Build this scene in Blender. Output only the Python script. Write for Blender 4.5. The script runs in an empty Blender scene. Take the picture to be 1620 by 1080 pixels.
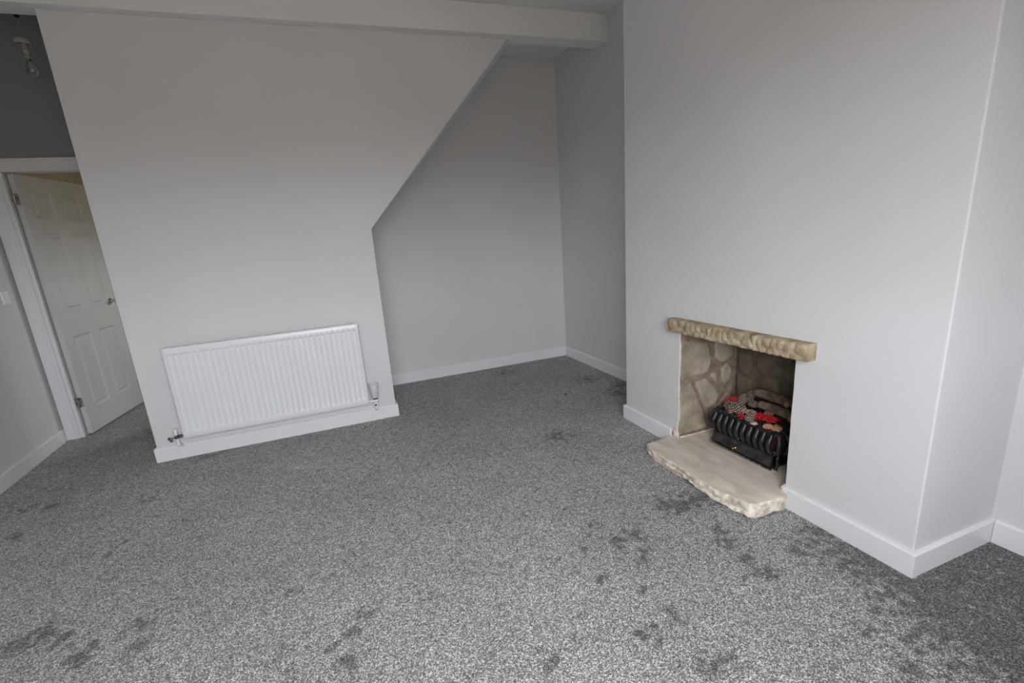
import bpy, bmesh, math, random
from mathutils import Vector, Matrix, noise
C = bpy.context.scene.collection
sc = bpy.context.scene
rnd = random.Random(7)
# ---------------------------------------------------------------- room dimensions (metres)
XL, XR, YR = -1.2035, 0.404, 3.669        # radiator wall: left end, right end, face
YB, XWR, XC = 4.504, 2.358, 1.877         # recess back wall, right wall, chimney face
Y1, Y0 = 2.714, 0.9255                    # chimney breast far / near corner
YD, XWL = 4.569, -2.065                   # door wall, left wall
YF, YK, ZB, ZC, ZC2 = 3.598, 3.762, 2.688, 2.872, 2.849
ZS, XS = 1.427, 1.548                     # start of stair slope, its top
HS, T = 0.100, 0.016
ZC3 = 3.06
YFR = -0.50                               # window wall behind the camera
OY0, OY1, OZ = 1.458, 2.182, 0.735        # fireplace opening
CAMH = 1.352

# ---------------------------------------------------------------- materials
def mat(name, col, rough=.6, metal=0, spec=.5, **kw):
    m = bpy.data.materials.new(name); m.use_nodes = True
    b = m.node_tree.nodes['Principled BSDF']
    b.inputs['Base Color'].default_value = (*col, 1); b.inputs['Roughness'].default_value = rough
    b.inputs['Metallic'].default_value = metal; b.inputs['Specular IOR Level'].default_value = spec
    for k, v in kw.items(): b.inputs[k.replace('_', ' ')].default_value = v
    return m
def nodes(m): return m.node_tree.nodes, m.node_tree.links, m.node_tree.nodes['Principled BSDF']
def noise_mat(name, c1, c2, scale=8, detail=4, rough=.6, bump=0, bscale=60, spec=.5, metal=0, stretch=(1,1,1), lo=.35, hi=.65, bdist=.002):
    m = mat(name, c1, rough, metal, spec); N, L, b = nodes(m)
    tc = N.new('ShaderNodeTexCoord'); mp = N.new('ShaderNodeMapping'); mp.inputs['Scale'].default_value = stretch
    L.new(tc.outputs['Object'], mp.inputs['Vector'])
    n = N.new('ShaderNodeTexNoise'); n.inputs['Scale'].default_value = scale; n.inputs['Detail'].default_value = detail
    L.new(mp.outputs[0], n.inputs['Vector'])
    r = N.new('ShaderNodeValToRGB'); r.color_ramp.elements[0].position = lo; r.color_ramp.elements[1].position = hi
    r.color_ramp.elements[0].color = (*c1, 1); r.color_ramp.elements[1].color = (*c2, 1)
    L.new(n.outputs['Fac'], r.inputs[0]); L.new(r.outputs[0], b.inputs['Base Color'])
    if bump:
        n2 = N.new('ShaderNodeTexNoise'); n2.inputs['Scale'].default_value = bscale; n2.inputs['Detail'].default_value = 3
        L.new(mp.outputs[0], n2.inputs['Vector'])
        bp = N.new('ShaderNodeBump'); bp.inputs['Strength'].default_value = bump; bp.inputs['Distance'].default_value = bdist
        L.new(n2.outputs['Fac'], bp.inputs['Height']); L.new(bp.outputs[0], b.inputs['Normal'])
    return m
WALL = noise_mat('wall_paint', (.645,.645,.652), (.675,.675,.682), 1.3, 3, rough=.75, bump=.12, bscale=90, spec=.25)
HALLG = noise_mat('grey_door_wall', (.30,.30,.303), (.33,.33,.333), 1.3, 3, rough=.8, bump=.1, bscale=90, spec=.2)  # door wall only, a darker grey than the other walls
CEIL = noise_mat('ceiling_paint', (.76,.76,.75), (.79,.79,.78), 1.3, 3, rough=.85, bump=.1, bscale=80, spec=.2)
GLOSS = noise_mat('gloss_white_woodwork', (.76,.765,.78), (.79,.795,.81), 3, 2, rough=.32, bump=.05, bscale=40, spec=.5)
DOORW = noise_mat('door_white', (.60,.60,.59), (.64,.64,.63), 3, 2, rough=.38, bump=.06, bscale=50)
RADW = mat('radiator_enamel', (.76,.77,.785), .28)
HALLW = noise_mat('beige_hall_paint', (.55,.50,.38), (.60,.55,.42), 2, 2, rough=.8)
CHROME = mat('chrome', (.75,.75,.76), .18, 1)
STEEL = noise_mat('aged_steel', (.22,.21,.2), (.5,.49,.47), 60, 2, rough=.35, metal=1)
BLACKM = mat('black_fitting', (.02,.02,.022), .4)
IRON = noise_mat('black_cast_iron', (.008,.008,.009), (.028,.026,.025), 25, 4, rough=.38, bump=.4, bscale=120, spec=.5)
PANM = noise_mat('sooty_tray_metal', (.012,.012,.013), (.07,.064,.06), 18, 5, rough=.4, bump=.3, bscale=80, metal=.4)
BRASS = mat('aged_brass', (.45,.30,.08), .35, 1)
STONE = noise_mat('cut_sandstone', (.28,.215,.135), (.50,.41,.285), 22, 6, rough=.85, bump=.8, bscale=110, spec=.2, bdist=.004)
HEARTH = noise_mat('hearth_stone', (.62,.545,.465), (.80,.725,.64), 9, 6, rough=.72, bump=.35, bscale=60, spec=.3, stretch=(2.2,.8,1))
HEDGE = noise_mat('hearth_broken_edge', (.50,.42,.32), (.88,.83,.74), 28, 6, rough=.85, bump=1, bscale=90, spec=.2, bdist=.004)
PLAST = noise_mat('raw_plaster', (.52,.38,.30), (.74,.63,.55), 30, 4, rough=.9, bump=.5, bscale=120)
CHEEK = noise_mat('fireplace_stone_facing', (.25,.205,.15), (.50,.435,.335), 7, 8, rough=.8, bump=.5, bscale=50, spec=.25, bdist=.004)
MORTAR = noise_mat('fireplace_mortar', (.22,.165,.125), (.35,.275,.215), 16, 4, rough=.9, bump=.5, bscale=90)
DMORT = noise_mat('dark_mortar', (.10,.075,.058), (.17,.13,.10), 16, 4, rough=.9, bump=.5, bscale=90)  # fireback and right cheek joints, darker than those of the left cheek
BACKST = noise_mat('dark_stone_facing', (.075,.06,.044), (.17,.14,.10), 8, 5, rough=.8, bump=.5, bscale=60)  # fireback, right cheek and throat, darker than the left cheek stone
CONE = noise_mat('pine_cone_scales', (.045,.028,.02), (.16,.11,.085), 70, 3, rough=.7)
CONE2 = noise_mat('pine_cone_tips', (.22,.165,.13), (.55,.47,.41), 110, 3, rough=.7)
LOGM = noise_mat('log_bark', (.045,.03,.023), (.22,.16,.11), 16, 5, rough=.85, bump=1, bscale=40, stretch=(1,1,1), bdist=.006)
LOGE = noise_mat('cut_log_end', (.28,.16,.07), (.42,.27,.13), 40, 3, rough=.8)
RED = noise_mat('red_shredded_filling', (.30,.004,.008), (.80,.03,.045), 90, 4, rough=.6, bump=1, bscale=120, bdist=.006)
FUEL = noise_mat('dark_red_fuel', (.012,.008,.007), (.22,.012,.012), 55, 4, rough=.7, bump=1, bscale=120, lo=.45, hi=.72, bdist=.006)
COAL = noise_mat('black_coal', (.008,.008,.009), (.03,.028,.028), 30, 4, rough=.5, bump=.8, bscale=70, bdist=.004)
TAN = noise_mat('tan_coal', (.36,.22,.10), (.60,.46,.28), 40, 4, rough=.75, bump=.6, bscale=90)
PALE = noise_mat('pale_chip', (.42,.36,.29), (.62,.56,.46), 40, 4, rough=.75)
BROWN = noise_mat('brown_coal', (.16,.08,.045), (.32,.18,.10), 40, 4, rough=.75)
PLASTIC = mat('grey_translucent_plastic', (.78,.78,.81), .35, Transmission_Weight=.15)
WPLAST = mat('white_plastic', (.80,.80,.79), .35)
PENDW = mat('pendant_plastic', (.40,.385,.36), .4)
CORD = mat('cord', (.30,.29,.28), .6)
GLASS = mat('bulb_glass', (.9,.9,.9), .03, Transmission_Weight=1.0)

def carpet_material():
    m = mat('grey_twist_pile_carpet', (.2,.2,.2), .9, spec=.12); N, L, b = nodes(m)
    tc = N.new('ShaderNodeTexCoord')
    v = N.new('ShaderNodeTexVoronoi'); v.inputs['Scale'].default_value = 300; v.inputs['Randomness'].default_value = 1
    L.new(tc.outputs['Object'], v.inputs['Vector'])
    sp = N.new('ShaderNodeSeparateColor'); L.new(v.outputs['Color'], sp.inputs[0])
    n1 = N.new('ShaderNodeTexNoise'); n1.inputs['Scale'].default_value = 480; n1.inputs['Detail'].default_value = 2
    L.new(tc.outputs['Object'], n1.inputs['Vector'])
    add = N.new('ShaderNodeMath'); add.operation = 'MULTIPLY_ADD'; L.new(sp.outputs[0], add.inputs[0]); add.inputs[1].default_value = .62
    mm = N.new('ShaderNodeMath'); mm.operation = 'MULTIPLY'; L.new(n1.outputs['Fac'], mm.inputs[0]); mm.inputs[1].default_value = .5
    L.new(mm.outputs[0], add.inputs[2])
    r = N.new('ShaderNodeValToRGB'); cr = r.color_ramp
    cr.elements[0].position = .2; cr.elements[0].color = (.040,.040,.042,1)
    cr.elements[1].position = .86; cr.elements[1].color = (.85,.85,.86,1)
    e = cr.elements.new(.5); e.color = (.20,.197,.198,1)
    e = cr.elements.new(.7); e.color = (.39,.385,.385,1)
    L.new(add.outputs[0], r.inputs[0])
    # brushed / trodden marks and painted alcove shade: attribute from mesh, broken up by noise
    at = N.new('ShaderNodeAttribute'); at.attribute_name = 'brush_and_shade'
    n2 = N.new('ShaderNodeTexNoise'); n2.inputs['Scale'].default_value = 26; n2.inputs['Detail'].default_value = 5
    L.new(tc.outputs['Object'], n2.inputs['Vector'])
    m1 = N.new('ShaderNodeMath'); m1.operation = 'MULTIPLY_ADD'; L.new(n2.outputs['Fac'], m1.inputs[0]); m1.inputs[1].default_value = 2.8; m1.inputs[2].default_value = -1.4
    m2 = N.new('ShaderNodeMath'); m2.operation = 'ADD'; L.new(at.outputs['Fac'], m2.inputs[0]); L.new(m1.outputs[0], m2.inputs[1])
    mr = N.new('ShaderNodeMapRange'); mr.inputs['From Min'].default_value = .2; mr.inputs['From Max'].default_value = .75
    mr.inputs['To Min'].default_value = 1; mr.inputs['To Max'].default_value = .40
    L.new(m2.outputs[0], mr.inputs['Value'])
    # broad uneven lay of the pile
    n3 = N.new('ShaderNodeTexNoise'); n3.inputs['Scale'].default_value = 2.2; n3.inputs['Detail'].default_value = 6; n3.inputs['Roughness'].default_value = .62
    L.new(tc.outputs['Object'], n3.inputs['Vector'])
    mr3 = N.new('ShaderNodeMapRange'); mr3.inputs['From Min'].default_value = .3; mr3.inputs['From Max'].default_value = .7
    mr3.inputs['To Min'].default_value = .86; mr3.inputs['To Max'].default_value = 1.1
    L.new(n3.outputs['Fac'], mr3.inputs['Value'])
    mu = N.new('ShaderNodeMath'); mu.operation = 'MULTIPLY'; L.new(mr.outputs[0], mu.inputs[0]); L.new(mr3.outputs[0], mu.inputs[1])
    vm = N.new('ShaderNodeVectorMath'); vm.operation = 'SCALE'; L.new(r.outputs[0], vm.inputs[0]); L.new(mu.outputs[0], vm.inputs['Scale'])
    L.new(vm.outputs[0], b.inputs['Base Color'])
    bp = N.new('ShaderNodeBump'); bp.inputs['Strength'].default_value = .7; bp.inputs['Distance'].default_value = .004
    L.new(add.outputs[0], bp.inputs['Height']); L.new(bp.outputs[0], b.inputs['Normal'])
    b.inputs['Sheen Weight'].default_value = .15; b.inputs['Sheen Roughness'].default_value = .6
    return m
CARPET = carpet_material()

# ---------------------------------------------------------------- mesh helpers
def build(name, bm, m, parent=None, smooth=False, loc=None, bevel=0, seg=2, kind=None):
    bmesh.ops.recalc_face_normals(bm, faces=bm.faces)
    me = bpy.data.meshes.new(name); bm.to_mesh(me); bm.free()
    for x in (m if isinstance(m, (list, tuple)) else [m]): me.materials.append(x)
    o = bpy.data.objects.new(name, me); C.objects.link(o)
    if loc is not None: o.location = loc
    if parent is not None: o.parent = parent
    if smooth:
        for p in me.polygons: p.use_smooth = True
    if bevel:
        b = o.modifiers.new('bevel', 'BEVEL'); b.width = bevel; b.segments = seg; b.limit_method = 'ANGLE'; b.angle_limit = math.radians(40)
    if kind: o['kind'] = kind
    return o
def struct(name, bm, m, **kw): return build(name, bm, m, kind=None if kw.get('parent') else 'structure', **kw)
def part(name, bm, m, parent, **kw):
    """geometry is given in world space; move it into the parent's frame"""
    inv = parent.matrix_basis.inverted() if parent.parent is None else (parent.parent.matrix_basis @ parent.matrix_basis).inverted()
    bm.transform(inv)
    return build(name, bm, m, parent=parent, **kw)
def thing(name, label, cat, loc, group=None):
    o = bpy.data.objects.new(name, None); C.objects.link(o); o.location = loc; o.empty_display_size = .1
    o['label'] = label; o['category'] = cat
    if group: o['group'] = group
    return o
def tag(o, label, cat, group=None):
    o['label'] = label; o['category'] = cat
    if group: o['group'] = group
    return o
def box(bm, x0, x1, y0, y1, z0, z1, mi=0):
    v = [bm.verts.new(p) for p in ((x0,y0,z0),(x1,y0,z0),(x1,y1,z0),(x0,y1,z0),(x0,y0,z1),(x1,y0,z1),(x1,y1,z1),(x0,y1,z1))]
    for f in ((0,3,2,1),(4,5,6,7),(0,1,5,4),(1,2,6,5),(2,3,7,6),(3,0,4,7)):
        bm.faces.new([v[i] for i in f]).material_index = mi
    return v
def prism(bm, pts, a0, a1, axis='y', pts2=None):
    """polygon in the two other axes, extruded along axis"""
    def P(p, a): return {'y': (p[0], a, p[1]), 'x': (a, p[0], p[1]), 'z': (p[0], p[1], a)}[axis]
    A = [bm.verts.new(P(p, a0)) for p in pts]; B = [bm.verts.new(P(p, a1)) for p in (pts2 or pts)]
    bm.faces.new(A); bm.faces.new(B[::-1])
    n = len(pts)
    for i in range(n): bm.faces.new((A[i], A[(i+1)%n], B[(i+1)%n], B[i]))
def lathe(bm, prof, M, seg=20, cap=True):
    """prof: (r, h) along local z, M: matrix"""
    rings = []
    for r, h in prof:
        if r < 1e-6: rings.append([bm.verts.new(M @ Vector((0,0,h)))])
        else: rings.append([bm.verts.new(M @ Vector((r*math.cos(2*math.pi*k/seg), r*math.sin(2*math.pi*k/seg), h))) for k in range(seg)])
    for a, b in zip(rings, rings[1:]):
        for k in range(seg):
            k2 = (k+1) % seg
            if len(a) == 1 and len(b) == 1: continue
            if len(a) == 1: bm.faces.new((a[0], b[k2], b[k]))
            elif len(b) == 1: bm.faces.new((a[k], a[k2], b[0]))
            else: bm.faces.new((a[k], a[k2], b[k2], b[k]))
    if cap:
        for R in (rings[0], rings[-1]):
            if len(R) > 1: bm.faces.new(R)
def tube(bm, pts, r, seg=10, cap=True, flat=None):
    pts = [Vector(p) for p in pts]; rs = r if isinstance(r, (list, tuple)) else [r]*len(pts); rings = []
    up = None
    for i, p in enumerate(pts):
        d = (pts[min(i+1, len(pts)-1)] - pts[max(i-1, 0)]).normalized()
        if up is None:
            up = Vector((0,0,1)) if abs(d.z) < .8 else Vector((1,0,0))
        s = d.cross(up).normalized(); u = s.cross(d).normalized(); up = u
        fs = flat if flat else 1
        rings.append([bm.verts.new(p + s*rs[i]*math.cos(2*math.pi*k/seg) + u*rs[i]*fs*math.sin(2*math.pi*k/seg)) for k in range(seg)])
    for a, b in zip(rings, rings[1:]):
        for k in range(seg): bm.faces.new((a[k], a[(k+1)%seg], b[(k+1)%seg], b[k]))
    if cap: bm.faces.new(rings[0][::-1]); bm.faces.new(rings[-1])
def sweep(bm, path, prof):
    """skirting: path of (x,y), room on the LEFT of travel; prof (d, z), mitred corners"""
    pts = [Vector(p) for p in path]; n = len(pts); rings = []
    for i, p in enumerate(pts):
        d0 = (pts[i]-pts[i-1]).normalized() if i else (pts[1]-pts[0]).normalized()
        d1 = (pts[i+1]-pts[i]).normalized() if i < n-1 else d0
        n0, n1 = Vector((-d0.y, d0.x)), Vector((-d1.y, d1.x))
        m = (n0+n1).normalized(); k = 1/max(.3, m.dot(n0))
        rings.append([bm.verts.new((p.x+m.x*k*d, p.y+m.y*k*d, z)) for d, z in prof])
    for a, b in zip(rings, rings[1:]):
        for k in range(len(prof)): bm.faces.new((a[k], a[(k+1)%len(prof)], b[(k+1)%len(prof)], b[k]))
    bm.faces.new(rings[0][::-1]); bm.faces.new(rings[-1])
def rough_lump(bm, c, rx, ry, rz, seed, sub=2, amp=.25, fr=1.6):
    r = bmesh.ops.create_icosphere(bm, subdivisions=sub, radius=1)
    for v in r['verts']:
        n = noise.noise(v.co*fr + Vector((seed*3.1, seed*1.7, seed)))
        n2 = noise.noise(v.co*fr*2.7 + Vector((seed*5.1, seed*.7, seed)))
        k = 1 + amp*n*1.6 + amp*.5*n2
        v.co = Vector((v.co.x*rx*k, v.co.y*ry*k, v.co.z*rz*k)) + Vector(c)

# ---------------------------------------------------------------- camera
def camera():
    yaw, pit, rol = map(math.radians, (19.7825, -14.7304, -4.3683))
    f = Vector((math.sin(yaw)*math.cos(pit), math.cos(yaw)*math.cos(pit), math.sin(pit)))
    r = Vector((math.cos(yaw), -math.sin(yaw), 0)); u = r.cross(f)
    R = r*math.cos(rol) + u*math.sin(rol); U = -r*math.sin(rol) + u*math.cos(rol)
    cd = bpy.data.cameras.new('camera'); co = bpy.data.objects.new('camera', cd); C.objects.link(co)
    cd.sensor_width = 36; cd.lens = 763.85*36/1620; cd.shift_x = 15.63/1620; cd.shift_y = 24.77/1620
    cd.clip_start = .02
    M = Matrix((R, U, -f)).transposed().to_4x4(); M.translation = (0, 0, CAMH)
    co.matrix_world = M; sc.camera = co
    def unfloor(px, py):
        d = f + R*(px-810+15.63)/763.85 + U*(540+24.77-py)/763.85
        t = -CAMH/d.z
        return d.x*t, d.y*t
    return unfloor
unfloor = camera()

# ---------------------------------------------------------------- floor with carpet
# trodden marks in the pile: (x, y, radius) on the floor, read off the photograph once
MARKS_PX = [(1005,845,14),(978,858,13),(1018,872,9),(1017,890,10),(1043,802,9),(1072,798,20),(1100,790,18),(1135,838,12),(1148,858,11),
 (1066,972,11),(1062,985,8),(1030,998,13),(1010,1008,12),(1012,930,10),(955,915,11),(872,1045,16),(905,1012,9),(1110,1050,18),(1140,1052,18),(1165,1046,14),
 (1210,905,14),(1180,885,12),(560,1000,14),(575,975,10),(545,1052,18),(530,1020,10),(60,1005,20),(30,1020,16),(90,1015,14),(125,1040,18),(140,1025,12),
 (230,985,14),(220,1020,14),(160,880,7),(85,800,10),(50,803,7),(30,845,8),(235,790,7),(330,718,16),(345,712,10),(880,690,14),(800,590,9),
 (460,935,10),(195,858,6),(1040,1010,8),(925,870,7),(940,830,9),(1260,870,12),(1290,845,12),(1330,885,14),(680,935,6),(450,1040,8),
 (1370,1000,16),(1500,930,22),(1560,880,20),(1440,1060,20),(980,620,12),(985,610,10),(930,600,10)]
def floor():
    bm = bmesh.new(); x0, x1, y0, y1, s = -2.3, 2.46, -1.35, 7.0, .03
    nx, ny = int((x1-x0)/s)+1, int((y1-y0)/s)+1
    g = [[bm.verts.new((x0+(x1-x0)*i/nx, y0+(y1-y0)*j/ny, 0)) for i in range(nx+1)] for j in range(ny+1)]
    for j in range(ny):
        for i in range(nx): bm.faces.new((g[j][i], g[j][i+1], g[j+1][i+1], g[j+1][i]))
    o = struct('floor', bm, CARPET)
    at = o.data.attributes.new('brush_and_shade', 'FLOAT', 'POINT')
    mk = []
    for px, py, r in MARKS_PX:
        x, y = unfloor(px, py); xa, ya = unfloor(px+r, py); xb, yb = unfloor(px, py-r)
        mk.append((x, y, min(.12, (math.hypot(xa-x, ya-y)+math.hypot(xb-x, yb-y))*.5)))
    vals = []
    for v in o.data.vertices:
        w = 0
        for x, y, r in mk:
            d2 = ((v.co.x-x)**2 + (v.co.y-y)**2)/(r*r)
            if d2 < 9: w = max(w, (.85 if y < 2.2 else .6)*math.exp(-d2*1.0))
        # shade painted into the carpet colour of the near alcove beside the chimney breast
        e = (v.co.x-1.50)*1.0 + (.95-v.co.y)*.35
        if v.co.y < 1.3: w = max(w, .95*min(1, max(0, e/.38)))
        vals.append(w)
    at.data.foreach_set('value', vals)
    bm = bmesh.new(); box(bm, x0, x1, y0, y1, -.12, -.005)
    struct('floor_slab', bm, mat('floor_boards', (.3,.22,.15), .8), parent=o)
    return o
FLOOR = floor()
def tufts(lines):
    """loose fibres of the cut carpet edge standing up against the skirtings"""
    bm = bmesh.new(); R = random.Random(3)
    for (ax, ay), (bx, by), dens, hmax in lines:
        L = math.hypot(bx-ax, by-ay); nx, ny = -(by-ay)/L, (bx-ax)/L
        for k in range(int(L*dens)):
            t = R.random(); off = R.uniform(-.001, .006)
            x, y = ax+(bx-ax)*t+nx*off, ay+(by-ay)*t+ny*off
            clump = .5+.5*noise.noise(Vector((x*22, y*22, 1)))
            h = .002 + hmax*clump*R.random()**2; w = R.uniform(.0015, .003)
            a = R.uniform(0, 6.28); lean = R.uniform(-.5, .5)*h
            b = [bm.verts.new((x+w*math.cos(a+q*2.094), y+w*math.sin(a+q*2.094), -.001)) for q in range(3)]
            tp = bm.verts.new((x+(bx-ax)/L*lean, y+(by-ay)/L*lean, h))
            for q in range(3): bm.faces.new((b[q], b[(q+1)%3], tp))
    o = build('carpet_edge_fibres', bm, CARPET, parent=FLOOR); o['kind'] = 'stuff'
tt = T+.001
tufts([((XL-tt, YR-tt), (XR+tt, YR-tt), 420, .011), ((XR+tt, YB-tt), (XWR-tt, YB-tt), 350, .016), ((XWR-tt, YB-tt), (XWR-tt, Y1+tt), 300, .012),
       ((XC-tt, Y1+tt), (XC-tt, 2.25), 350, .007), ((XC-tt, 1.44), (XC-tt, Y0-tt), 350, .008), ((XC-tt, Y0-tt), (XWR-tt, Y0-tt), 350, .009),
       ((XWL+tt, 4.53), (XWL+tt, .5), 200, .007), ((1.66, 2.2), (1.66, 1.45), 420, .012)][::1])

# ---------------------------------------------------------------- walls, ceilings
def wall_radiator():
    bm = bmesh.new()
    zt = ZB
    A = [(XL,0),(XR,0),(XR,ZS),(XS,zt),(XL,zt)]
    B = [(XL,0),(XR,0),(XR+.005,ZS-.008),(XS+.052,zt),(XL,zt)]
    prism(bm, A, YR, YR+.09, 'y', B)
    struct('wall_radiator', bm, WALL, bevel=.003)
    bm = bmesh.new()   # underside of the stairs behind it
    sl = (ZB-ZS)/(XS-XR); xt = XS+.045+(ZC2-ZB)/sl
    prism(bm, [(-1.0,0),(XR-.01,0),(XR-.01,ZS-.006),(xt-.03,ZC2),(-1.0,ZC2)], YR+.0935, YB-.001, 'y')
    struct('wall_stairs', bm, WALL)
wall_radiator()
def simple(name, m, *boxes, **kw):
    bm = bmesh.new()
    for b in boxes: box(bm, *b)
    return struct(name, bm, m, **kw)
simple('wall_left', WALL, (XWL-.1, XWL, YFR-.1, YD+.1, 0, ZC+.25))
simple('wall_right', WALL, (XWR, XWR+.1, YFR-.1, YB+.1, 0, ZC+.25))
simple('wall_back', WALL, (XR-.35, XWR, YB, YB+.1, 0, ZC+.25))
# door wall with its opening
DX0, DX1, DZ = -1.975, -1.145, 2.022
simple('wall_door', HALLG, (XWL, DX0, YD, YD+.1, 0, ZC+.25), (DX1, XR-.35, YD, YD+.1, 0, ZC+.25), (DX0, DX1, YD, YD+.1, DZ, ZC+.25))
# window wall behind the viewpoint
WX0, WX1, WZ0, WZ1 = -.80, .90, .85, 2.15
simple('wall_front', WALL, (XWL, WX0, YFR-.1, YFR, 0, ZC+.25), (WX1, XWR, YFR-.1, YFR, 0, ZC+.25), (WX0, WX1, YFR-.1, YFR, 0, WZ0), (WX0, WX1, YFR-.1, YFR, WZ1, ZC+.25))
def window():
    w = struct('window_1', (lambda b: (box(b, WX0, WX1, YFR-.09, YFR-.03, WZ0, WZ0+.05), box(b, WX0, WX1, YFR-.09, YFR-.03, WZ1-.05, WZ1),
        box(b, WX0, WX0+.05, YFR-.09, YFR-.03, WZ0+.05, WZ1-.05), box(b, WX1-.05, WX1, YFR-.09, YFR-.03, WZ0+.05, WZ1-.05)) and b)(bmesh.new()), GLOSS)
    bm = bmesh.new(); box(bm, WX0-.04, WX1+.04, YFR, YFR+.12, WZ0-.03, WZ0)
    struct('window_sill', bm, GLOSS, parent=w)
window()
simple('ceiling', CEIL, (XWL, XWR, YFR, YK, ZC, ZC+.25))
simple('ceiling_rear', CEIL, (-1.0, XWR, YK, YD, ZC2, ZC+.25))
simple('ceiling_passage', CEIL, (XWL, -1.0, YK, YD, ZC3, ZC+.25))
simple('trim_1', CEIL, (XWL, XWR, YF, YK, ZB, ZC-.0005), bevel=.004)      # boxed beam across the room

def wall_chimney():
    bm = bmesh.new(); R = random.Random(5)
    # front face: outline and the opening, edges of the opening a little uneven
    ys = [Y0, OY0, OY1, Y1]
    nz = 24; zs = [OZ*k/nz for k in range(nz+1)]
    jl = [0 if k in (nz,) else (noise.noise(Vector((0, k*.35, 2)))*.010 + .004*math.sin(k*.6)) for k in range(nz+1)]
    jr = [noise.noise(Vector((4, k*.3, 7)))*.004 for k in range(nz+1)]
    D = .010
    def V(x, y, z): return bm.verts.new((x, y, z))
    nearc = [V(XC, Y0, z) for z in zs]; op0 = [V(XC, OY0+jr[k], z) for k, z in enumerate(zs)]
    op1 = [V(XC, OY1+jl[k], z) for k, z in enumerate(zs)]; farc = [V(XC, Y1, z) for z in zs]
    for k in range(nz):
        bm.faces.new((nearc[k], op0[k], op0[k+1], nearc[k+1])); bm.faces.new((op1[k], farc[k], farc[k+1], op1[k+1]))
    top = [V(XC, y, ZC) for y in ys]
    for i, (a, b) in enumerate(((nearc[-1], op0[-1]), (op0[-1], op1[-1]), (op1[-1], farc[-1]))):
        bm.faces.new((a, b, top[i+1], top[i]))
    # returns of the opening (plaster thickness)
    i0 = [V(XC+D, v.co.y, v.co.z) for v in op0]; i1 = [V(XC+D, v.co.y, v.co.z) for v in op1]
    for k in range(nz):
        bm.faces.new((op0[k], i0[k], i0[k+1], op0[k+1])).material_index = 0
        bm.faces.new((op1[k], op1[k+1], i1[k+1], i1[k])).material_index = 1
    bm.faces.new((op0[-1], i0[-1], i1[-1], op1[-1]))
    # sides
    n0, n1 = V(XWR, Y0, 0), V(XWR, Y0, ZC); bm.faces.new([nearc[0], n0, n1, top[0]] + nearc[:0:-1])
    f0, f1 = V(XWR, Y1, 0), V(XWR, Y1, ZC); bm.faces.new([farc[0]] + farc[1:] + [top[3], f1, f0])
    # inner skins so that the mass is closed off from the firebox
    for (a, b, y) in ((Y0, OY0, 0),): pass
    return struct('wall_chimney', bm, [WALL, PLAST], bevel=.006, seg=3)
wall_chimney()

# hall beyond the door
simple('wall_beyond_left', HALLW, (-2.3, -2.2, YD+.1, 6.9, 0, 2.75))
simple('wall_beyond_back', HALLW, (-2.3, .6, 6.9, 7.0, 0, 2.75))
simple('wall_beyond_right', HALLW, (.5, .6, YD+.1, 5.5, 0, 2.75), (.5, .6, 6.2, 6.9, 0, 2.75), (.5, .6, 5.5, 6.2, 0, 1.2), (.5, .6, 5.5, 6.2, 1.75, 2.75))
simple('wall_beyond_front', HALLW, (-2.2, DX0-.01, YD+.1, YD+.11, 0, 2.7), (DX1+.01, .5, YD+.1, YD+.11, 0, 2.7), (DX0-.01, DX1+.01, YD+.1, YD+.11, DZ, 2.7))
simple('ceiling_beyond', CEIL, (-2.3, .6, YD+.1, 7.0, 2.7, 2.75))

# ---------------------------------------------------------------- skirting boards
PROF = [(-.002, 0), (T, 0), (T, HS-.007), (T-.004, HS-.001), (T-.007, HS), (-.002, HS)]
def skirt(name, path, m=GLOSS):
    bm = bmesh.new(); sweep(bm, path, PROF); return struct(name, bm, m, bevel=.0015)
# room lies on the left of travel
skirt('baseboard_radiator', [(XR, YB-T-.001), (XR, YR), (XL, YR), (XL, YR+.09)])
skirt('baseboard_back', [(XWR, YB), (XR+T+.001, YB)])
skirt('baseboard_right', [(XWR, Y1+T+.001), (XWR, YB-T-.001)])
skirt('baseboard_chimney', [(XC, 2.236), (XC, Y1), (XWR, Y1)])
skirt('baseboard_chimney_near', [(XWR, Y0), (XC, Y0), (XC, 1.455)])
skirt('baseboard_alcove', [(XWR, YFR+T+.001), (XWR, Y0-T-.001)])
skirt('baseboard_left', [(XWL, YD-.022), (XWL, YFR)])
skirt('baseboard_front', [(XWL+T+.001, YFR), (XWR-T-.001, YFR)])

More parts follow.
